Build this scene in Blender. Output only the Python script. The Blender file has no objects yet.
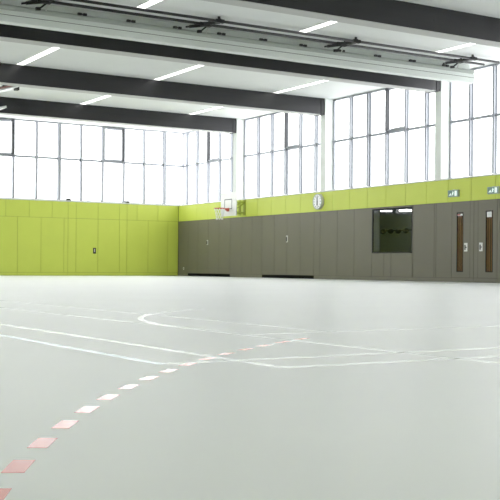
import bpy, bmesh, math, random
from mathutils import Vector, Matrix
random.seed(4)
S = bpy.context.scene
COL = S.collection
PI = math.pi

# ------------------------------------------------------------------ materials
def mat(name, color, rough=0.6, metal=0.0, spec=0.5, noise=0.0, nscale=4.0, bump=0.0, emit=None, estr=0.0, stretch=None):
    m = bpy.data.materials.new(name); m.use_nodes = True
    nt = m.node_tree; b = nt.nodes['Principled BSDF']
    b.inputs['Base Color'].default_value = (*color, 1)
    b.inputs['Roughness'].default_value = rough
    b.inputs['Metallic'].default_value = metal
    b.inputs['Specular IOR Level'].default_value = spec
    if noise or bump:
        tc = nt.nodes.new('ShaderNodeTexCoord'); mp = nt.nodes.new('ShaderNodeMapping')
        if stretch: mp.inputs['Scale'].default_value = stretch
        n = nt.nodes.new('ShaderNodeTexNoise'); n.inputs['Scale'].default_value = nscale; n.inputs['Detail'].default_value = 5
        nt.links.new(tc.outputs['Object'], mp.inputs[0]); nt.links.new(mp.outputs[0], n.inputs['Vector'])
        if noise:
            r = nt.nodes.new('ShaderNodeMapRange')
            r.inputs['From Min'].default_value = .3; r.inputs['From Max'].default_value = .7
            r.inputs['To Min'].default_value = 1 - noise; r.inputs['To Max'].default_value = 1 + noise
            mx = nt.nodes.new('ShaderNodeVectorMath'); mx.operation = 'SCALE'
            mx.inputs[0].default_value = color
            nt.links.new(n.outputs['Fac'], r.inputs['Value']); nt.links.new(r.outputs[0], mx.inputs['Scale'])
            nt.links.new(mx.outputs[0], b.inputs['Base Color'])
        if bump:
            bp = nt.nodes.new('ShaderNodeBump'); bp.inputs['Strength'].default_value = bump; bp.inputs['Distance'].default_value = .01
            nt.links.new(n.outputs['Fac'], bp.inputs['Height']); nt.links.new(bp.outputs[0], b.inputs['Normal'])
    if emit:
        b.inputs['Emission Color'].default_value = (*emit, 1); b.inputs['Emission Strength'].default_value = estr
    return m

def glass_mat(name, tint=(1, 1, 1), ior=1.45):
    m = bpy.data.materials.new(name); m.use_nodes = True
    nt = m.node_tree; nt.nodes.clear()
    o = nt.nodes.new('ShaderNodeOutputMaterial'); mx = nt.nodes.new('ShaderNodeMixShader')
    t = nt.nodes.new('ShaderNodeBsdfTransparent'); t.inputs[0].default_value = (*tint, 1)
    g = nt.nodes.new('ShaderNodeBsdfGlossy'); g.inputs['Roughness'].default_value = .02
    f = nt.nodes.new('ShaderNodeFresnel'); f.inputs[0].default_value = ior
    ge = nt.nodes.new('ShaderNodeNewGeometry'); mr = nt.nodes.new('ShaderNodeMapRange')
    mr.inputs['To Min'].default_value = 1; mr.inputs['To Max'].default_value = 0
    mu = nt.nodes.new('ShaderNodeMath'); mu.operation = 'MULTIPLY'
    nt.links.new(ge.outputs['Backfacing'], mr.inputs['Value']); nt.links.new(f.outputs[0], mu.inputs[0]); nt.links.new(mr.outputs[0], mu.inputs[1])
    nt.links.new(mu.outputs[0], mx.inputs[0]); nt.links.new(t.outputs[0], mx.inputs[1]); nt.links.new(g.outputs[0], mx.inputs[2])
    nt.links.new(mx.outputs[0], o.inputs[0])
    return m

M = {
 'floor':   mat('floor_linoleum', (.745, .758, .752), .37, noise=.02, nscale=.6, spec=.5),
 'line':    mat('white_line_paint', (.84, .855, .845), .26),
 'bline':   mat('pale_blue_line_paint', (.70, .78, .90), .26),
 'dash':    mat('red_line_paint', (.82, .33, .30), .19),
 'lime':    mat('lime_panel', (.57, .65, .10), .5, noise=.02, nscale=1.2),
 'limejoint': mat('lime_joint', (.32, .38, .05), .7),
 'grey':    mat('grey_panel', (.150, .138, .103), .45, noise=.03, nscale=1.2),
 'greyjoint': mat('grey_joint', (.07, .07, .06), .7),
 'white':   mat('white_plaster', (.80, .81, .80), .7, noise=.01, nscale=2),
 'ceil':    mat('ceiling_board', (.77, .785, .775), .8, noise=.012, nscale=1.5),
 'column':  mat('column_paint', (.74, .77, .745), .6, noise=.01, nscale=2),
 'beam':    mat('beam_paint', (.014, .0135, .0155), .32, noise=.15, nscale=2.0, stretch=(.15, 6, 6)),
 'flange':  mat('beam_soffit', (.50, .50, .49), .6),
 'steel':   mat('black_steel', (.012, .012, .013), .45),
 'alu':     mat('window_aluminium', (.34, .355, .385), .45, metal=.2),
 'aludark': mat('casement_metal', (.045, .047, .052), .45, metal=.2),
 'glass':   glass_mat('window_glass'),
 'darkglass': glass_mat('control_window_glass', (.86, .86, .84), 1.4),
 'lamp':    mat('lamp_diffuser', (.9, .9, .9), .5, emit=(1, .99, .96), estr=1.5),
 'curt':    mat('curtain_housing_paint', (.66, .70, .67), .55),
 'fabric':  mat('curtain_fabric', (.40, .43, .40), .9, noise=.08, nscale=9, bump=.3, stretch=(1, 6, 6)),
 'black':   mat('black_plastic', (.015, .015, .015), .5),
 'silver':  mat('silver_metal', (.62, .62, .60), .35, metal=.6),
 'board':   mat('backboard_white', (.82, .83, .82), .35),
 'rim':     mat('rim_orange', (.55, .09, .05), .4),
 'net':     mat('net_cord', (.85, .85, .82), .8),
 'mark':    mat('board_marking', (.10, .11, .12), .5),
 'clockface': mat('clock_face', (.93, .94, .95), .4),
 'wood':    mat('brown_timber', (.20, .075, .03), .5, noise=.35, nscale=3, stretch=(6, 6, .4)),
 'frame':   mat('dark_frame', (.012, .013, .013), .5, spec=.25),
 'stripe': mat('faded_red_edge', (.46, .26, .24), .6),
 'gapshade':  mat('gap_shade_black', (.004, .004, .004), .9, spec=.05),
 'paper':   mat('paper', (.85, .86, .86), .7),
 'redink':  mat('red_ink', (.6, .12, .10), .7),
 'sign':    mat('sign_green', (.17, .28, .24), .5),
 'signlite': mat('sign_pictogram', (.80, .88, .86), .5, emit=(.8, .95, .9), estr=.25),
 'signbox': mat('sign_housing', (.42, .48, .44), .5),
 'room':    mat('control_room_paint', (.34, .39, .37), .7),
 'tube':    mat('tube_lamp', (.9, .9, .9), .5, emit=(1, 1, .97), estr=10.0),
 'roomgrey': mat('control_room_jamb', (.50, .54, .56), .6),
 'bag':     mat('dark_cloth', (.02, .022, .022), .8),
 'outlet':  mat('socket_plastic', (.62, .62, .56), .4),
}

# ------------------------------------------------------------------ mesh helpers
def box(bm, x0, x1, y0, y1, z0, z1, mi=0):
    r = bmesh.ops.create_cube(bm, size=1)
    for v in r['verts']:
        v.co = Vector(((x0 + x1) / 2 + v.co.x * (x1 - x0), (y0 + y1) / 2 + v.co.y * (y1 - y0), (z0 + z1) / 2 + v.co.z * (z1 - z0)))
    for f in {f for v in r['verts'] for f in v.link_faces}: f.material_index = mi
    return r['verts']

def bar(bm, a, b, w, h=None, mi=0, seg=4):
    """rectangular or round bar between two points"""
    a = Vector(a); b = Vector(b); d = b - a
    if seg == 4:
        r = bmesh.ops.create_cube(bm, size=1); vs = r['verts']
        for v in vs: v.co = Vector((v.co.x * w, v.co.y * (h or w), v.co.z * d.length))
    else:
        r = bmesh.ops.create_cone(bm, cap_ends=True, segments=seg, radius1=w / 2, radius2=w / 2, depth=d.length); vs = r['verts']
    q = d.to_track_quat('Z', 'Y').to_matrix().to_4x4()
    for v in vs: v.co = (q @ v.co) + (a + b) / 2
    for f in {f for v in vs for f in v.link_faces}: f.material_index = mi
    return vs

def torus(bm, c, R, r, n=40, k=8, axis='z'):
    rings = []
    for i in range(n):
        a = 2 * PI * i / n; ring = []
        for j in range(k):
            b = 2 * PI * j / k
            p = Vector(((R + r * math.cos(b)) * math.cos(a), (R + r * math.cos(b)) * math.sin(a), r * math.sin(b)))
            if axis == 'x': p = Vector((p.z, p.x, p.y))
            ring.append(bm.verts.new(p + Vector(c)))
        rings.append(ring)
    for i in range(n):
        for j in range(k):
            bm.faces.new((rings[i][j], rings[(i + 1) % n][j], rings[(i + 1) % n][(j + 1) % k], rings[i][(j + 1) % k]))

def obj(name, bm, m, parent=None, loc=None, bevel=0, smooth=False):
    bmesh.ops.recalc_face_normals(bm, faces=bm.faces)
    me = bpy.data.meshes.new(name); bm.to_mesh(me); bm.free()
    o = bpy.data.objects.new(name, me); COL.objects.link(o)
    for x in (m if isinstance(m, (list, tuple)) else [m]): me.materials.append(M[x])
    if loc is not None: o.location = loc
    if parent is not None: o.parent = parent
    if bevel:
        bv = o.modifiers.new('bevel', 'BEVEL'); bv.width = bevel; bv.segments = 2; bv.limit_method = 'ANGLE'
    if smooth:
        for p in me.polygons: p.use_smooth = True
    return o

def bx(name, m, dims, parent=None, loc=None, bevel=0):
    bm = bmesh.new(); box(bm, *dims); return obj(name, bm, m, parent, loc, bevel)

def tag(o, label, cat, group=None):
    o['label'] = label; o['category'] = cat
    if group: o['group'] = group
    return o

def thing(name, label, cat, loc=(0, 0, 0), group=None, rotz=0):
    o = bpy.data.objects.new(name, None); COL.objects.link(o); o.empty_display_size = .1
    o.location = loc; o.rotation_euler = (0, 0, rotz)
    return tag(o, label, cat, group)

def struct(o, label=None):
    o['kind'] = 'structure'
    if label: o['label'] = label
    return o

def dup(root, loc, label=None):
    r = root.copy(); COL.objects.link(r); r.location = loc
    if label: r['label'] = label
    for ch in list(root.children):
        c = ch.copy(); COL.objects.link(c); c.parent = r
        for g in ch.children:
            d = g.copy(); COL.objects.link(d); d.parent = c
    return r

# ------------------------------------------------------------------ dimensions (metres)
XL, YF = -28.0, -47.6            # left wall, front wall (behind the camera)
G, T, HEAD, CEIL = 2.575, 3.36, 6.86, 6.87
TRANS = 5.245
BEAM_Z = 6.262
BEAMS = [-5.30, -11.84, -18.33, -24.79, -31.28, -37.77, -44.26]   # near faces
XW = .40                          # glazing plane behind the right wall
YW = .25                          # glazing plane behind the back wall

# ------------------------------------------------------------------ floor + markings
fl = bx('floor', 'floor', (XL - .3, .6, YF - .3, .5, -.2, 0)); struct(fl)
def line(p, q, w=.05, m='line', z=.0005, name='court_line'):
    p = Vector((*p, 0)); q = Vector((*q, 0)); d = (q - p).normalized(); n = Vector((-d.y, d.x, 0)) * w / 2
    bm = bmesh.new(); vs = [bm.verts.new(c + Vector((0, 0, 0))) for c in (p - n, q - n, q + n, p + n)]
    f = bm.faces.new(vs); r = bmesh.ops.extrude_face_region(bm, geom=[f])
    for v in r['geom']:
        if isinstance(v, bmesh.types.BMVert): v.co.z += z
    o = obj(name, bm, m, fl); return o
def arc_line(c, R, a0, a1, w=.05, m='line', z=.0007, name='court_line', n=None):
    n = n or max(2, int(abs(a1 - a0) * R / .12)); bm = bmesh.new(); lo = []; hi = []
    for i in range(n + 1):
        a = a0 + (a1 - a0) * i / n
        for L, zz in ((lo, 0), (hi, z)):
            L.append([bm.verts.new((c[0] + (R + s * w / 2) * math.cos(a), c[1] + (R + s * w / 2) * math.sin(a), zz)) for s in (-1, 1)])
    for i in range(n):
        bm.faces.new((hi[i][0], hi[i][1], hi[i + 1][1], hi[i + 1][0]))
        bm.faces.new((lo[i][0], lo[i + 1][0], lo[i + 1][1], lo[i][1]))
        for s in (0, 1): bm.faces.new((lo[i][s], hi[i][s], hi[i + 1][s], lo[i + 1][s]))
    bm.faces.new((lo[0][0], lo[0][1], hi[0][1], hi[0][0])); bm.faces.new((lo[n][0], lo[n][1], hi[n][1], hi[n][0]))
    return obj(name, bm, m, fl)
o = line((-21.235, -20), (-21.235, -40.19), m='bline', z=.0004); o['label'] = 'pale bluish painted line'
line((-21.21, -40.165), (-8, -40.165), z=.0005)
line((-20.83, -16), (-20.83, -40.605), z=.0004)
line((-20.805, -40.58), (-8, -40.58), z=.0005)
line((-19.81, -12), (-19.81, -44.0), z=.0005, w=.035)
line((-19.09, -20), (-19.09, -38.6), z=.0004, w=.035)
line((-19.74, -38.55), (-6, -38.55), z=.0006, w=.035)
arc_line((-16.5, -37.75), 3.3, math.radians(118), math.radians(184), z=.0006, w=.05)
# dashed nine metre arc
cc, R9 = (-14.659, -46.665), 9.118
a = 154.62
for i in range(17):
    d0 = math.radians(a - .47); d1 = math.radians(a + .47)
    o = arc_line(cc, R9, d0, d1, w=.05, m='dash', z=.0007, name='free_throw_dash', n=3)
    o['label'] = 'red painted dash'
    a -= 1.945

# ------------------------------------------------------------------ ceiling and end walls
struct(bx('ceiling', 'ceil', (XL - .3, .75, YF - .3, .75, CEIL, CEIL + .3)))
def side_wall(name, dims, zc):
    return struct(bx(name, 'white', dims))
wl = struct(bx('wall_left', 'white', (XL - .3, XL, YF - .3, .5, 0, T)))
bx('lime_panelling', 'lime', (XL, XL + .02, YF, 0, 0, T - .01), wl)
wf = struct(bx('wall_front', 'white', (XL - .3, .75, YF - .3, YF, 0, CEIL)))
bx('lime_panelling', 'lime', (XL, 0, YF, YF + .02, 0, T), wf)

# ------------------------------------------------------------------ panel helper
def panels(bm, edges, z0, z1, axis, gap=.014, depth=.022, holes=()):
    """boards between successive edges, front face flush with the plane axis=0"""
    for a, b in zip(edges[:-1], edges[1:]):
        a, b = min(a, b) + gap / 2, max(a, b) - gap / 2
        for (lo, hi) in [(z0, z1)]:
            segs = [(lo, hi)]
            for (ha, hb, hz0, hz1) in holes:
                if b > ha and a < hb: segs = [(lo, hz0), (hz1, hi)]
            for s0, s1 in segs:
                if s1 - s0 < .02: continue
                if axis == 'x': box(bm, 0, depth, a, b, s0 + gap / 2, s1 - gap / 2)
                else: box(bm, a, b, 0, depth, s0 + gap / 2, s1 - gap / 2)

# ------------------------------------------------------------------ back wall (lime)
wb = struct(bx('wall_back', 'limejoint', (XL, .0, .02, .45, 0, T - .03)))
bm = bmesh.new()
up = [-.02, -1.09, -2.18, -2.69, -3.065, -4.134, -5.2, -5.585, -6.34] + [-7.40 - 1.06 * i for i in range(20)]
up = [e for e in up if e > XL] + [XL]
panels(bm, up, G, T - .05, 'y')
lo = [-.02, -.56, -1.6, -2.69, -3.065]
panels(bm, lo, .14, G, 'y')
lo2 = [-5.2, -5.585, -5.775, -6.85] + [-7.93 - 1.06 * i for i in range(19)]; lo2 = [e for e in lo2 if e > XL] + [XL]
panels(bm, lo2, .14, G, 'y')
obj('lime_panelling', bm, 'lime', wb)
bm = bmesh.new()
be = [-.02, -2.69, -5.585] + [-7.93 - 2.12 * i for i in range(9)] + [XL]
panels(bm, be, 0, .14, 'y', depth=.02)
struct(obj('baseboard_back', bm, 'lime'))
struct(bx('trim_1', 'white', (XL, .0, -.004, YW + .1, T - .045, T + .015), bevel=.004))   # sill ledge
for n, (a, b) in zip((3, 4), ((-5.2, -4.134), (-4.134, -3.065))):
    d = struct(bx('door_%d' % n, 'lime', (a + .008, b - .008, -.004, .02, .148, G - .01), bevel=.003))
    if n == 3:
        h = bx('handle_plate', 'frame', (-4.37, -4.235, -.014, -.003, 1.0, 1.26), d, bevel=.003)
        h['label'] = 'dark recessed handle plate'
        bx('grip', 'silver', (-4.325, -4.28, -.022, -.012, 1.07, 1.22), h, bevel=.003)
for x, where in ((-5.585, 'left of the lime double door'), (-2.69, 'right of the lime double door')):
    t = thing('pulley_box', 'small black box on the white ledge ' + where, 'bracket', (x, -.03, T + .017))
    bx('casing', 'black', (-.10, .10, -.06, .08, 0, .075), t, bevel=.01)
    bx('mounting_foot', 'silver', (-.13, .13, -.03, .05, 0, .012), t)
    bm = bmesh.new(); bar(bm, (-.06, -.07, .05), (.06, -.07, .05), .05, seg=16); obj('roller', bm, 'steel', t, smooth=True)

# ------------------------------------------------------------------ right wall
WY0, WY1, WZ0, WZ1 = -16.97, -14.79, .96, 2.52         # control room window opening
bm = bmesh.new()
for (y0, y1, z0, z1) in ((WY1, .45, 0, T - .03), (YF, WY0, 0, T - .03), (WY0, WY1, 0, WZ0), (WY0, WY1, WZ1, T - .03)):
    box(bm, .022, .25, y0, y1, z0, z1)
wr = struct(obj('wall_right', bm, 'greyjoint'))
bm = bmesh.new()
g1 = [0, -.967]                                          # up to the first equipment door
g = [-4.835, -5.847, -6.662, -7.452]
holes = [(WY0, WY1, WZ0, WZ1)]
panels(bm, g1, .13, G, 'x'); panels(bm, g, .13, G, 'x')
panels(bm, [-11.2, -11.6, -12.7, -13.74, -14.785], .13, G, 'x')
panels(bm, [-14.785, -15.47, -15.853, -16.975], .13, G, 'x', holes=holes)
panels(bm, [-16.975, -17.02, -18.08, -18.17, -18.93], .13, G, 'x')
panels(bm, [-20.95] + [-21.9 - 1.055 * i for i in range(24)] + [YF], .13, G, 'x')
obj('grey_panelling', bm, 'grey', wr)
bm = bmesh.new()
e = [0.0] + [-.72 - 1.06 * i for i in range(44)]; e = [x for x in e if x > YF] + [YF]
panels(bm, e, G, T - .04, 'x')
obj('lime_panelling', bm, 'lime', wr)
bm = bmesh.new()
for a, b in ((0, -.967), (-4.835, -7.452), (-11.2, -18.93), (-20.95, YF)): panels(bm, [a, b], 0, .13, 'x', depth=.02, gap=.006)
struct(obj('baseboard_right', bm, 'grey'))
# sill ledges between columns
bm = bmesh.new()
ys = [.2] + BEAMS
for i, y in enumerate(ys):
    y1 = ys[i] - (.05 if i else 0); y0 = (ys[i + 1] + .25) if i + 1 < len(ys) else YF
    box(bm, -.003, XW + .06, y0, y1, T - .04, T)
struct(obj('trim_2', bm, 'white'))
# lower exterior wall thickness and lintels above the glazing
struct(bx('trim_3', 'white', (.25, XW + .2, YF, .45, 2.9, T - .042)))
struct(bx('trim_4', 'white', (XW - .1, .75, YF, .75, HEAD, CEIL)))
struct(bx('trim_5', 'white', (XL, XW - .1, YW - .08, .75, HEAD, CEIL)))

# equipment doors (two up-and-over doors with a dark gap below)
for n, (a, b) in zip((5, 6), ((-4.835, -.967), (-11.2, -7.452))):
    bm = bmesh.new()
    k = 4; st = (b - a) / k
    panels(bm, [a + st * i for i in range(k + 1)], .125, G - .004, 'x', gap=.012, depth=.024)
    d = struct(obj('door_%d' % n, bm, 'grey'))
    bx('gap_shade', 'gapshade', (.004, .021, a + .01, b - .01, .0, .125), d)  # black strip painting the shade in the open gap below the door
    if n == 5: yy, z0, z1 = -2.83, 1.43, 1.65
    else: yy, z0, z1 = -9.33, 1.44, 1.71
    h = bx('handle_plate', 'silver', (-.010, .002, yy - .06, yy + .06, z0, z1), d, bevel=.003)
    bx('grip', 'black', (-.02, -.008, yy - .01, yy + .045, z0 + .03, z1 - .05), h, bevel=.002)

# double door with glazed strips
for n, (a, b, v0, v1, hy) in zip((1, 2), ((-19.94, -18.93, -19.46, -19.16, -19.585), (-20.95, -19.94, -20.77, -20.46, -20.26))):
    bm = bmesh.new(); z0, z1 = .325, 2.235
    for (y0, y1, s0, s1) in ((a + .006, v0, .012, G - .006), (v1, b - .006, .012, G - .006), (v0, v1, .012, z0), (v0, v1, z1, G - .006)):
        box(bm, -.004, .022, y0, y1, s0, s1)
    d = struct(obj('door_%d' % n, bm, 'grey'))
    bm = bmesh.new()
    for (y0, y1, s0, s1) in ((v0, v0 + .025, z0, z1), (v1 - .025, v1, z0, z1), (v0, v1, z0, z0 + .025), (v0, v1, z1 - .025, z1)):
        box(bm, -.008, .021, y0, y1, s0, s1)
    fr = obj('vision_frame', bm, 'frame', d)
    pn = bx('timber_infill', 'wood', (.012, .0215, v0, v1, z0, z1), d)
    pn['label'] = 'brown timber strip behind glass'
    bm = bmesh.new()
    for t_ in (.36, .68): box(bm, .006, .0118, v0 + (v1 - v0) * t_ - .008, v0 + (v1 - v0) * t_ + .008, z0 + .025, z1 - .2)
    obj('timber_batten', bm, 'frame', pn)
    bx('vision_glass', 'darkglass', (.002, .005, v0 + .02, v1 - .02, z0 + .02, z1 - .02), d)
    # strips at the meeting stile
    bx('stile_strip', 'greyjoint', (-.006, .0, (b - .19) if n == 2 else (a + .165), (b - .178) if n == 2 else (a + .177), .14, G - .01), d)
    bx('kick_plate', 'greyjoint', (-.0055, 0, a + .01, b - .01, .135, .147), d)
    if n == 2:
        p = bx('paper_notice', 'paper', (-.0095, -.0085, v0 + .05, v1 - .055, 2.035, 2.20), d); p['label'] = 'white paper notice'
        bm = bmesh.new()
        for i in range(5): box(bm, -.0102, -.0094, v0 + .075, v1 - .08 - .03 * (i % 2), 2.06 + i * .026, 2.066 + i * .026)
        obj('printed_text', bm, 'roomgrey', p)
    else:
        p = bx('paper_notice', 'paper', (-.0095, -.0085, v0 + .03, v1 - .03, 2.13, 2.185), d); p['label'] = 'small red and white notice'
        bx('red_stripe', 'redink', (-.0102, -.0094, v0 + .13, v1 - .03, 2.14, 2.175), p)
        bx('dark_stripe', 'mark', (-.0104, -.0094, v0 + .12, v1 - .03, 2.17, 2.184), p)
    hp = bx('handle_plate', 'silver', (-.014, -.003, hy - .075, hy + .075, .98, 1.25), d, bevel=.004)
    sgn = 1 if n == 1 else 1
    bm = bmesh.new(); box(bm, -.022, -.012, hy + .005, hy + .05, 1.03, 1.19); box(bm, -.034, -.012, hy - .05, hy + .03, 1.10, 1.125)
    obj('handle', bm, 'black', hp, bevel=.003)

# ------------------------------------------------------------------ columns
colnames = ['beside the backboard, farthest right-wall column', 'above the clock on the right wall', 'left of the exit signs, under the third beam end', None]
for i, y in enumerate(BEAMS):
    lab = ['white wall column behind the basketball backboard, under the farthest beam',
           'white wall column rising just above the round clock',
           'white wall column right of the control room window, nearest one in view'][i] if i < 3 else 'white wall column on the right wall beyond the right picture edge'
    t = thing('wall_column', lab, 'column', (0, y, 0), 'white columns between the right wall windows')
    bx('shaft', 'column', (0, XW + .02, -.05, .25, T - .039, CEIL - .002), t, bevel=.006)
    bx('bearing_shoe', 'steel', (-.17, -.004, -.018, .47, BEAM_Z - .02, CEIL - .002), t)
    bx('base_trim', 'white', (-.0035, XW - .02, -.056, .256, T - .002, T + .035), t)

# ------------------------------------------------------------------ beams
bl = ['dark roof beam farthest away, just in front of the far lime wall windows',
      'dark roof beam second from the far wall, its end above the clock',
      'dark roof beam behind the divider curtain box, third from the far wall',
      'dark roof beam nearest the camera, crossing the top right corner'] + ['dark roof beam overhead behind the picture frame'] * 3
for i, y in enumerate(BEAMS):
    b = tag(bx('roof_beam', 'beam', (XL, -.172, 0, .46, BEAM_Z, CEIL - .001), None, (0, y, 0)), bl[i], 'beam', 'dark roof beams across the hall')
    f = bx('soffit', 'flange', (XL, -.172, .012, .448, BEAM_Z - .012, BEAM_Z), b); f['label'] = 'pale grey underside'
    bm = bmesh.new()
    for x in range(-26, 0, 4):
        for dx in (0, .28): bar(bm, (x + dx, -.012, BEAM_Z + .28), (x + dx, .0, BEAM_Z + .28), .035, seg=8)
    obj('bolt_head', bm, 'steel', b)

# ------------------------------------------------------------------ windows
def window_right(idx, y_near, y_far, mull, thick=None, case=None):
    """glazing in the plane x = XW between y_near (towards the camera) and y_far"""
    bm = bmesh.new()
    box(bm, XW - .02, XW + .06, y_near, y_far, T, T + .05)
    box(bm, XW - .02, XW + .06, y_near, y_far, HEAD - .06, HEAD)
    for y in (y_near + .03, y_far - .03): box(bm, XW - .03, XW + .06, y - .03, y + .03, T + .05, HEAD - .06)
    allm = mull
    for y in allm:
        w = .11 if (thick is not None and abs(y - thick) < .01) else .08
        box(bm, XW - .09, XW - .065, y - w / 2, y + w / 2, T + .05, HEAD - .06)
        box(bm, XW - .066, XW + .03, y - .012, y + .012, T + .05, HEAD - .06)
        box(bm, XW + .028, XW + .06, y - w / 2, y + w / 2, T + .05, HEAD - .06)
    box(bm, XW - .035, XW + .05, y_near, y_far, TRANS - .042, TRANS + .042)
    w = struct(obj('window_%d' % idx, bm, 'alu'))
    bx('glass_pane', 'glass', (XW + .012, XW + .02, y_near + .05, y_far - .05, T + .045, HEAD - .055), w)
    if case:
        y0, y1 = case; z0, z1 = TRANS + .043, HEAD - .06
        bm = bmesh.new(); x0, x1 = XW - .15, XW + .006
        box(bm, x0, x1, y1 - .095, y1 - .036, z0, z1)
        b2_ = bmesh.new(); box(b2_, x0 + .1, x1, y0 + .036, y0 + .07, z0, z1)
        box(b2_, x0 + .1, x1, y0 + .07, y1 - .096, z0, z0 + .05); box(b2_, x0 + .1, x1, y0 + .07, y1 - .096, z1 - .05, z1)
        obj('casement_rail', b2_, 'alu', w)
        c = obj('casement', bm, 'aludark', w); c['label'] = 'dark grey opening casement'
        bm = bmesh.new(); bar(bm, (XW - .1, y0 + .03, z0 + .06), (XW - .22, (y0 + y1) / 2, z0 + .03), .03); bar(bm, (XW - .22, (y0 + y1) / 2, z0 + .03), (XW - .1, y1 - .1, z0 + .01), .03)
        obj('opener_arm', bm, 'alu', c)
    return w

def bay(start, n=5, p=1.057): return [start - p * i for i in range(n)]
window_right(1, BEAMS[0] + .25, .32, [-.11] + [-.07 - 1.057 * i for i in range(5)][1:], case=(-3.28, -2.22))
b3 = bay(-6.53); window_right(2, BEAMS[1] + .25, BEAMS[0] - .05, b3, b3[2], (b3[3], b3[2]))
b2 = bay(-13.02); window_right(3, BEAMS[2] + .25, BEAMS[1] - .05, b2, b2[1], (b2[3], b2[2]))
b1 = bay(-19.37); window_right(4, BEAMS[3] + .25, BEAMS[2] - .05, b1, b1[2], (b1[3], b1[2]))
for k in range(3, 6):
    m_ = bay(BEAMS[k] - 1.05); window_right(k + 2, BEAMS[k + 1] + .25, BEAMS[k] - .05, m_, m_[2], (m_[3], m_[2]))

def window_back(idx, x0, x1, mull, thick_left=True, case=None):
    bm = bmesh.new()
    box(bm, x0, x1, YW - .02, YW + .06, T + .015, T + .05); box(bm, x0, x1, YW - .02, YW + .06, HEAD - .05, HEAD)
    for x, w, d in [(m_, .085, .09) for m_ in mull] + [(x0, .125, .12)]:
        box(bm, x - w / 2, x + w / 2, YW - d, YW - d + .025, T + .05, HEAD - .05)
        box(bm, x - w * .3, x + w * .3, YW - d + .024, YW + .03, T + .05, HEAD - .05)
        box(bm, x - w / 2, x + w / 2, YW + .028, YW + .06, T + .05, HEAD - .05)
    box(bm, x0, x1, YW - .035, YW + .05, TRANS - .045, TRANS + .045)
    w = struct(obj('window_%d' % idx, bm, 'alu'))
    bx('glass_pane', 'glass', (x0 + .03, x1 - .02, YW + .012, YW + .02, T + .045, HEAD - .045), w)
    if case:
        a, b = case; z0, z1 = TRANS + .046, HEAD - .05; y0, y1 = YW - .17, YW + .006
        bm = bmesh.new()
        box(bm, b - .11, b - .04, y0, y1, z0, z1)
        b2_ = bmesh.new(); box(b2_, a + .04, a + .09, y0 + .08, y1, z0, z1)
        box(b2_, a + .09, b - .11, y0 + .08, y1, z0, z0 + .06); box(b2_, a + .09, b - .11, y0 + .08, y1, z1 - .07, z1)
        obj('casement_rail', b2_, 'alu', w)
        c = obj('casement', bm, 'aludark', w); c['label'] = 'dark grey opening casement'
        bm = bmesh.new(); bar(bm, (a + .2, YW - .12, z0 + .09), (b - .2, YW - .12, z0 + .09), .03); bar(bm, (a + .2, YW - .12, z1 - .1), (b - .2, YW - .12, z1 - .1), .03)
        obj('opener_arm', bm, 'alu', c)
P = 1.0557; X0 = -8.15 + .10
mx = [X0 + P * i for i in range(-20, 8)]                # mullion grid; X0+2P and X0+7P are the thick ones
def at(i): return X0 + P * i
window_back(8, at(7), XW - .03, [], True)
window_back(9, at(2), at(7) - .043, [at(i) for i in range(3, 7)], case=(at(4), at(5)))
window_back(10, at(-3), at(2) - .043, [at(i) for i in range(-2, 2)], case=(at(-1), at(0)))
window_back(11, at(-8), at(-3) - .043, [at(i) for i in range(-7, -3)], case=(at(-6), at(-5)))
window_back(12, at(-13), at(-8) - .043, [at(i) for i in range(-12, -8)], case=(at(-11), at(-10)))
window_back(13, XL + .05, at(-13) - .043, [at(i) for i in range(-18, -13)])
struct(bx('trim_6', 'alu', (XW - .028, XW + .08, YW + .07, YW + .16, T, HEAD)))      # corner post

# clerestory added along the left wall, outside the picture, to brighten the hall
ys_ = [.3] + BEAMS + [YF]
for k in range(len(ys_) - 1):
    y1, y0 = ys_[k] - .05, ys_[k + 1] + .25
    bm = bmesh.new(); x0_, x1_ = XL - .25, XL - .17
    box(bm, x0_, x1_, y0, y1, T, T + .05); box(bm, x0_, x1_, y0, y1, HEAD - .05, CEIL); box(bm, x0_, x1_, y0, y1, TRANS - .03, TRANS + .03)
    if k > 6:
        bm.free(); struct(bx('wall_left_upper_%d' % k, 'white', (XL - .3, XL, ys_[k + 1] - .05, y1, T, CEIL))); continue
    n_ = max(2, int(round((y1 - y0) / 1.05)))
    for q in range(n_ + 1):
        y = y0 + .035 + (y1 - y0 - .07) * q / n_
        box(bm, x0_, x1_ + .06, y - .035, y + .035, T + .05, HEAD - .05)
    w_ = struct(obj('window_%d' % (15 + k), bm, 'alu'))
    bx('glass_pane', 'glass', (XL - .215, XL - .205, y0 + .02, y1 - .02, T + .04, HEAD - .04), w_)
    if k < len(BEAMS): struct(bx('trim_%d' % (10 + k), 'column', (XL - .3, XL, y0 - .3, y0, T, CEIL)))

# ------------------------------------------------------------------ ceiling lights
def ceiling_light(x, y0, y1, label):
    t = thing('ceiling_light', label, 'light', (x, (y0 + y1) / 2, CEIL), 'linear ceiling lights between the beams')
    h = (y1 - y0) / 2
    bm = bmesh.new()
    box(bm, -.135, -.118, -h, h, -.012, 0); box(bm, .118, .135, -h, h, -.012, 0); box(bm, -.118, .118, -h, -h + .02, -.012, 0); box(bm, -.118, .118, h - .02, h, -.012, 0)
    obj('housing', bm, 'white', t)
    bx('diffuser', 'lamp', (-.117, .117, -h + .021, h - .021, -.008, 0), t)
rows = {-2.27: 'in the row nearest the right wall', -7.16: 'in the middle row', -12.03: 'in the left row'}
spans = [('between the two farthest beams', BEAMS[1] + .5, BEAMS[0] - .04, (-2.27, -7.16)),
         ('before the second farthest beam', BEAMS[2] + .5, BEAMS[1] - .04, (-2.27, -7.16, -12.03)),
         ('beside the drive pipes', BEAMS[3] + .5, -20.7, (-2.27, -7.16, -12.03))]
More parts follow.
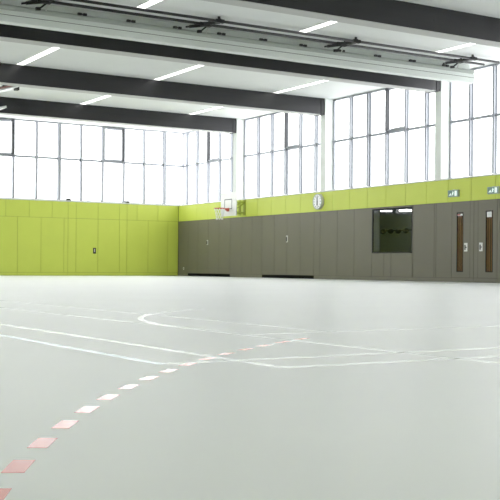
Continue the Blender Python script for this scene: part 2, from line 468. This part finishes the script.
for where, y0, y1, xs in spans:
    for x in xs: ceiling_light(x, y0, y1, 'white ceiling light %s, %s' % (where, rows[x]))

# ------------------------------------------------------------------ divider curtain
dc = thing('divider_curtain', 'pale grey divider curtain box hanging under the ceiling along the third beam', 'curtain', (0, -20.0, 0))
bm = bmesh.new(); box(bm, XL + .4, -.06, 0, .3, 6.262, 6.425); obj('housing', bm, 'curt', dc, bevel=.012)
bm = bmesh.new(); box(bm, XL + .4, -.07, .012, .3, 6.425, 6.437); obj('cover_seam', bm, 'greyjoint', dc)
bm = bmesh.new(); box(bm, XL + .4, -.06, .004, .3, 6.437, 6.545); obj('cover_panel', bm, 'curt', dc, bevel=.008)
bm = bmesh.new()
prof = [(.02, 6.545), (.0, 6.56), (-.02, 6.60), (-.015, 6.64), (.02, 6.675), (.10, 6.70), (.28, 6.71), (.28, 6.545)]
r0 = [bm.verts.new((XL + .4, p[0], p[1])) for p in prof]; r1 = [bm.verts.new((-.10, p[0], p[1])) for p in prof]
for i in range(len(prof)): bm.faces.new((r0[i], r0[(i + 1) % len(prof)], r1[(i + 1) % len(prof)], r1[i]))
bm.faces.new(r0); bm.faces.new(r1)
fb = obj('curtain_fabric', bm, 'fabric', dc); fb['label'] = 'grey gathered fabric'
bm = bmesh.new(); box(bm, XL + .4, -.10, .2, .28, 6.711, CEIL - .001); obj('hanger_rail', bm, 'curt', dc)
for i in range(11):
    x = -13.27 + 1.33 * i
    if x > -.6: break
    bm = bmesh.new()
    for dx in (-.07, .07): box(bm, x + dx - .045, x + dx + .045, -.05, .02, 6.655, 6.715)
    box(bm, x - .08, x + .08, -.015, .06, 6.69, 6.71)
    obj('clip', bm, 'black', dc)
cd = thing('curtain_drive', 'black twin pipe curtain drive with four winch brackets under the ceiling', 'curtain drive', (0, -20.77, 6.75))
for y, xe in ((-.25, -.05), (.25, -.18)):
    bm = bmesh.new(); bar(bm, (XL + .3, y, 0), (xe, y, 0), .075, seg=14); obj('pipe', bm, 'steel', cd, smooth=True)
for x in (-1.05, -5.45, -9.85, -14.25):
    bm = bmesh.new(); box(bm, -.04, .04, -.30, .33, .038, .06); box(bm, -.03, .03, -.27, -.23, .06, CEIL - 6.75 - .001); box(bm, -.03, .03, .23, .27, .06, CEIL - 6.75 - .001); bar(bm, (0, -.3, 0), (0, .3, 0), .05)
    wb_ = obj('winch_bracket', bm, 'steel', cd, (x - .08, 0, 0))
    bm = bmesh.new(); box(bm, -.30, .05, .19, .33, -.05, .037); obj('drive_motor', bm, 'black', wb_)
    bm = bmesh.new(); box(bm, -.1, .14, -.30, -.2, -.045, .045); obj('gear_case', bm, 'black', wb_)
    bm = bmesh.new(); bar(bm, (-.05, .27, .0), (-.55, .31, -.10), .075); bar(bm, (-.53, .31, -.096), (-.66, .31, -.125), .045); obj('swing_arm', bm, 'steel', wb_)
    bm = bmesh.new(); bar(bm, (-.02, .36, -.02), (-.19, .40, -.17), .04); bar(bm, (-.16, .4, -.165), (-.27, .4, -.178), .075); obj('rope_guide', bm, 'steel', wb_)
    bm = bmesh.new(); bar(bm, (.03, .37, -.02), (-.02, .39, -.2), .03, seg=8); obj('strut', bm, 'silver', wb_)
    bm = bmesh.new(); bar(bm, (-.25, .12, -.01), (.1, -.12, 0), .07, seg=10); obj('rope_drum', bm, 'black', wb_, smooth=True)

# ------------------------------------------------------------------ folded ceiling basket at the left picture edge
fb = thing('folded_ceiling_basket', 'ceiling-hung basket folded up below the beams at the left picture edge', 'basketball hoop', (-12.2, -9.6, 0))
bm = bmesh.new()                                        # tilted white board seen along its edge
vs = box(bm, -.82, .88, -.55, .55, -.02, .02)
o = obj('backboard', bm, 'board', fb, (0, 0, 6.27)); o.rotation_euler = (0, math.radians(-17), 0)
for yy in (-.56, -.30):
    bm = bmesh.new(); box(bm, -.8, .8, yy - .02, yy + .02, .03, .075); e_ = obj('edge_strip', bm, 'stripe', o); e_['label'] = 'faded red edge strip'
bm = bmesh.new(); box(bm, -.3, .3, -.55, -.5, -.035, -.021)
for s in (-.5, .5): bar(bm, (-.8, s, .06), (.84, s, .06), .05)
for x in (-.75, 0, .78): bar(bm, (x, -.5, .06), (x, .5, .06), .05)
o2 = obj('board_frame', bm, 'steel', fb, (0, 0, 6.285)); o2.rotation_euler = (0, math.radians(-17), 0)
bm = bmesh.new(); torus(bm, (-.3, 0, .0), .225, .012); bar(bm, (-.08, 0, 0), (.1, 0, -.02), .05); o3 = obj('rim', bm, 'rim', fb, (0, 0, 6.37), smooth=True); o3.rotation_euler = (0, math.radians(-17), 0)
for s in (-.3, .3):
    for (x, z) in ((.3, 6.42), (-.5, 6.2)):
        bm = bmesh.new(); bar(bm, (x, s, z), (x, s, CEIL - .002), .05); obj('hanger', bm, 'steel', fb)
bm = bmesh.new(); bar(bm, (.3, -.3, 6.5), (.72, -.1, 6.52), .06); obj('side_arm', bm, 'steel', fb)
bm = bmesh.new(); box(bm, .55, .74, -.12, .1, 6.46, 6.58); obj('counterweight', bm, 'board', fb, bevel=.01)
bm = bmesh.new(); box(bm, .80, .93, -.1, .1, 6.43, 6.46); box(bm, .80, .83, -.1, .1, 6.46, 6.58); box(bm, .90, .93, -.1, .1, 6.46, 6.58); obj('catch', bm, 'black', fb)
bm = bmesh.new(); box(bm, -.8, .36, -.5, .5, -.035, .035)
lb = obj('lower_pad', bm, 'board', fb, (0, 0, 5.68)); lb.rotation_euler = (0, math.radians(-14), 0)
for s in (-.35, .35):
    bm = bmesh.new(); bar(bm, (-.5, s, 5.66), (-.5, s, 6.1), .04); obj('link_bar', bm, 'steel', fb)

# ------------------------------------------------------------------ basketball hoop on the right wall
hp = thing('basketball_hoop', 'white basketball backboard with orange rim and net on the right wall', 'basketball hoop', (-.70, -5.85, 0))
bd = bx('backboard', 'board', (0, .03, -.63, .63, 2.60, 3.60), hp, bevel=.008)
bm = bmesh.new()
for (y0, y1, z0, z1) in ((-.315, .315, 3.285, 3.32), (-.315, .315, 2.885, 2.92), (-.315, -.28, 2.92, 3.285), (.28, .315, 2.92, 3.285)): box(bm, -.004, .0, y0, y1, z0, z1)
obj('target_rectangle', bm, 'mark', bd)
bm = bmesh.new()
for (y0, y1, z0, z1) in ((-.63, .63, 2.60, 2.64), (-.63, .63, 3.57, 3.60), (-.63, -.60, 2.64, 3.57), (.60, .63, 2.64, 3.57)): box(bm, .031, .06, y0, y1, z0, z1)
obj('edge_frame', bm, 'silver', bd)
bm = bmesh.new(); torus(bm, (-.42, 0, 2.915), .235, .016); bar(bm, (0, -.09, 2.90), (-.2, -.07, 2.91), .03); bar(bm, (0, .09, 2.90), (-.2, .07, 2.91), .03)
box(bm, -.03, -.005, -.1, .1, 2.80, 2.94); bar(bm, (-.02, 0, 2.81), (-.2, 0, 2.90), .04)
rim = obj('rim', bm, 'rim', hp, smooth=False); rim['label'] = 'orange red steel rim'
bm = bmesh.new()
n = 12; lev = [(2.90, .23), (2.78, .195), (2.66, .165), (2.54, .15), (2.43, .145)]
for i in range(len(lev) - 1):
    (z0, r0), (z1, r1) = lev[i], lev[i + 1]
    for k in range(n):
        for s in (-.5, .5):
            a0 = 2 * PI * (k + .5 * (i % 2)) / n; a1 = a0 + 2 * PI * s / n
            bar(bm, (-.42 + r0 * math.cos(a0), r0 * math.sin(a0), z0), (-.42 + r1 * math.cos(a1), r1 * math.sin(a1), z1), .013)
obj('net', bm, 'net', hp)
bm = bmesh.new()
for s in (-.2, .2):
    bar(bm, (.03, s, 3.2), (.695, s, 3.2), .06); bar(bm, (.03, s, 2.75), (.695, s, 2.75), .06); bar(bm, (.05, s, 2.77), (.69, s, 3.18), .04)
    box(bm, .672, .699, s - .08, s + .08, 2.65, 3.3)
bar(bm, (.05, -.2, 3.2), (.05, .2, 3.2), .05); bar(bm, (.05, -.2, 2.75), (.05, .2, 2.75), .05)
obj('wall_frame', bm, 'limejoint', hp)

# ------------------------------------------------------------------ clock
ck = thing('wall_clock', 'round white wall clock with grey case on the lime band', 'clock', (0, -11.55, 2.955))
bm = bmesh.new(); bar(bm, (-.001, 0, 0), (-.10, 0, 0), .60, seg=48); obj('case', bm, 'outlet', ck, smooth=False)
bm = bmesh.new(); bar(bm, (-.1, 0, 0), (-.104, 0, 0), .54, seg=48); obj('dial', bm, 'clockface', ck)
bm = bmesh.new(); torus(bm, (-.10, 0, 0), .285, .018, 48, 8, 'x'); obj('bezel', bm, 'signbox', ck, smooth=True)
for k in range(12):
    bm = bmesh.new()
    a_ = 2 * PI * k / 12; L = .05 if k % 3 else .07
    bar(bm, (-.106, (.245 - L) * math.sin(a_), (.245 - L) * math.cos(a_)), (-.106, .245 * math.sin(a_), .245 * math.cos(a_)), .016)
    obj('hour_mark', bm, 'mark', ck)
bm = bmesh.new(); bar(bm, (-.110, 0, .03), (-.110, 0, -.15), .03); obj('hour_hand', bm, 'black', ck)
bm = bmesh.new(); bar(bm, (-.114, 0, -.04), (-.114, .0, .2), .022); obj('minute_hand', bm, 'black', ck)
bm = bmesh.new(); bar(bm, (-.104, 0, 0), (-.118, 0, 0), .05, seg=16); obj('hub', bm, 'black', ck)

# ------------------------------------------------------------------ emergency exit signs
def exit_sign(y, lab):
    t = thing('exit_sign', lab, 'sign', (0, y, 2.74), 'emergency exit signs')
    bx('housing', 'signbox', (-.085, -.001, -.235, .235, 0, .22), t, bevel=.008)
    bx('face', 'sign', (-.089, -.084, -.215, .215, .015, .205), t)
    bm = bmesh.new()
    # arrow on the left half (far half), door with running figure on the near half
    y0 = .11
    v = [(-.091, y0 + .07, .05), (-.091, y0 - .06, .05), (-.091, y0 - .02, .13)]
    vs = [bm.verts.new(p) for p in v] + [bm.verts.new((p[0] + .003, p[1], p[2])) for p in v]
    bm.faces.new(vs[:3]); bm.faces.new(vs[3:][::-1])
    for i in range(3): bm.faces.new((vs[i], vs[(i + 1) % 3], vs[3 + (i + 1) % 3], vs[3 + i]))
    obj('arrow', bm, 'signlite', t)
    bm = bmesh.new()
    box(bm, -.091, -.088, -.19, -.10, .03, .19); box(bm, -.091, -.088, -.10, -.085, .03, .19)
    bar(bm, (-.090, -.02, .15), (-.090, -.02, .175), .026); bar(bm, (-.09, -.03, .14), (-.09, .0, .09), .03)
    bar(bm, (-.09, 0, .09), (-.09, -.035, .055), .018); bar(bm, (-.09, 0, .09), (-.09, .03, .045), .018); bar(bm, (-.09, -.03, .14), (-.09, -.065, .11), .014); bar(bm, (-.09, -.03, .14), (-.09, .02, .13), .014)
    obj('running_figure', bm, 'signlite', t)
    bx('wall_bracket', 'silver', (-.05, -.0005, -.05, .05, .22, .235), t)
exit_sign(-19.05, 'green exit sign box on the lime band above the left door leaf')
exit_sign(-20.83, 'green exit sign box on the lime band above the right door leaf')

# ------------------------------------------------------------------ socket
so = thing('wall_socket', 'small pale wall socket low on the grey wall near the far corner', 'socket', (0, -.555, .345))
bx('plate', 'outlet', (-.012, -.0005, -.05, .05, -.06, .06), so, bevel=.004)
bm = bmesh.new(); bar(bm, (-.012, 0, 0), (-.016, 0, 0), .045, seg=16); obj('insert', bm, 'mark', so)

# ------------------------------------------------------------------ control room behind the dark window
x1, ya, yb_ = 3.4, -17.6, -10.4
for nm, dims in (('wall_control_far', (x1, x1 + .1, ya - .1, yb_ + .1, 0, 2.78)), ('wall_control_north', (.251, x1, yb_, yb_ + .1, 0, 2.78)),
                 ('wall_control_south', (.251, x1, ya - .1, ya, 0, 2.78)), ('ceiling_control_room', (.251, x1 + .1, ya - .1, yb_ + .1, 2.78, 2.88)),
                 ('floor_control_room', (.61, x1 + .1, ya - .1, yb_ + .1, -.1, 0))): struct(bx(nm, 'room', dims))
bm = bmesh.new()
for (y0, y1, z0, z1) in ((WY1 - .05, WY1, WZ0, WZ1), (WY0, WY0 + .03, WZ0, WZ1), (WY0 + .03, WY1 - .05, WZ1 - .05, WZ1), (WY0 + .03, WY1 - .05, WZ0, WZ0 + .035)): box(bm, -.006, .03, y0, y1, z0, z1)
wc = struct(obj('window_14', bm, 'frame'))
bm = bmesh.new()
for (y0, y1, z0, z1) in ((WY1 - .012, WY1, WZ0, WZ1), (WY0, WY0 + .012, WZ0, WZ1), (WY0, WY1, WZ1 - .012, WZ1), (WY0, WY1, WZ0, WZ0 + .012)): box(bm, .031, .33, y0, y1, z0, z1)
obj('window_lining', bm, 'roomgrey', wc)
bx('glass_pane', 'darkglass', (.012, .02, WY0 + .02, WY1 - .03, WZ0 + .02, WZ1 - .03), wc)
for i, (lx, ly) in enumerate(((1.97, -13.15), (2.33, -13.9))):
    t = thing('ceiling_light', 'lit white tube lamp seen through the control room window, %s one' % ('left' if i == 0 else 'right'), 'light', (lx, ly, 2.60), 'control room lamps')
    d = Vector((.323, -.26, 0)) if i == 0 else Vector((.3, -.45, 0))
    bm = bmesh.new(); bar(bm, -d / 2, d / 2, .035 if i == 0 else .06); obj('tube', bm, 'tube', t)
    bm = bmesh.new(); bar(bm, (0, 0, .03), (0, 0, .1795), .03); obj('stem', bm, 'white', t)
hr = thing('coat_rail', 'dark rail of hooks on the far wall behind the control room window', 'coat rail', (3.4, -11.85, 1.92))
bx('rail', 'frame', (-.03, -.001, -1.2, .8, -.02, .02), hr)
for k in range(4):
    bm = bmesh.new(); vs = bmesh.ops.create_icosphere(bm, subdivisions=2, radius=.13)['verts']
    for v in vs: v.co = Vector((v.co.x * .5 - .09, v.co.y * 1.3 + .54 - .47 * k, v.co.z * .8 - .03))
    obj('hook', bm, 'bag', hr)

# ------------------------------------------------------------------ world, camera, view
w = bpy.data.worlds.new('overcast'); S.world = w; w.use_nodes = True
bg = w.node_tree.nodes['Background']; bg.inputs[0].default_value = (.96, .98, 1.0, 1); bg.inputs[1].default_value = 3.0

F, CY, TH, RO, CXW, CYW, EYE = 1052.3463, 266.8564, math.radians(31.663998658), .0066, -23.4025, -44.458, .445
cam = bpy.data.cameras.new('camera'); co = bpy.data.objects.new('camera', cam); COL.objects.link(co)
cam.sensor_width = 36; cam.lens = F / 500 * 36; cam.clip_start = .05; cam.clip_end = 300
cam.shift_y = (CY - 250) / 500
fwd = Vector((math.sin(TH), math.cos(TH), 0)); right = Vector((fwd.y, -fwd.x, 0)); upv = Vector((0, 0, 1))
rm = Matrix((right, upv, -fwd)).transposed().to_4x4()
co.matrix_world = Matrix.Translation((CXW, CYW, EYE)) @ rm @ Matrix.Rotation(RO, 4, 'Z')
S.camera = co
S.view_settings.view_transform = 'Standard'; S.view_settings.look = 'None'
S.view_settings.exposure = 0.72; S.view_settings.gamma = 1.0
S.cycles.max_bounces = 10; S.cycles.diffuse_bounces = 6; S.cycles.transparent_max_bounces = 12
S.cycles.sample_clamp_indirect = 8
S.cycles.use_denoising = True
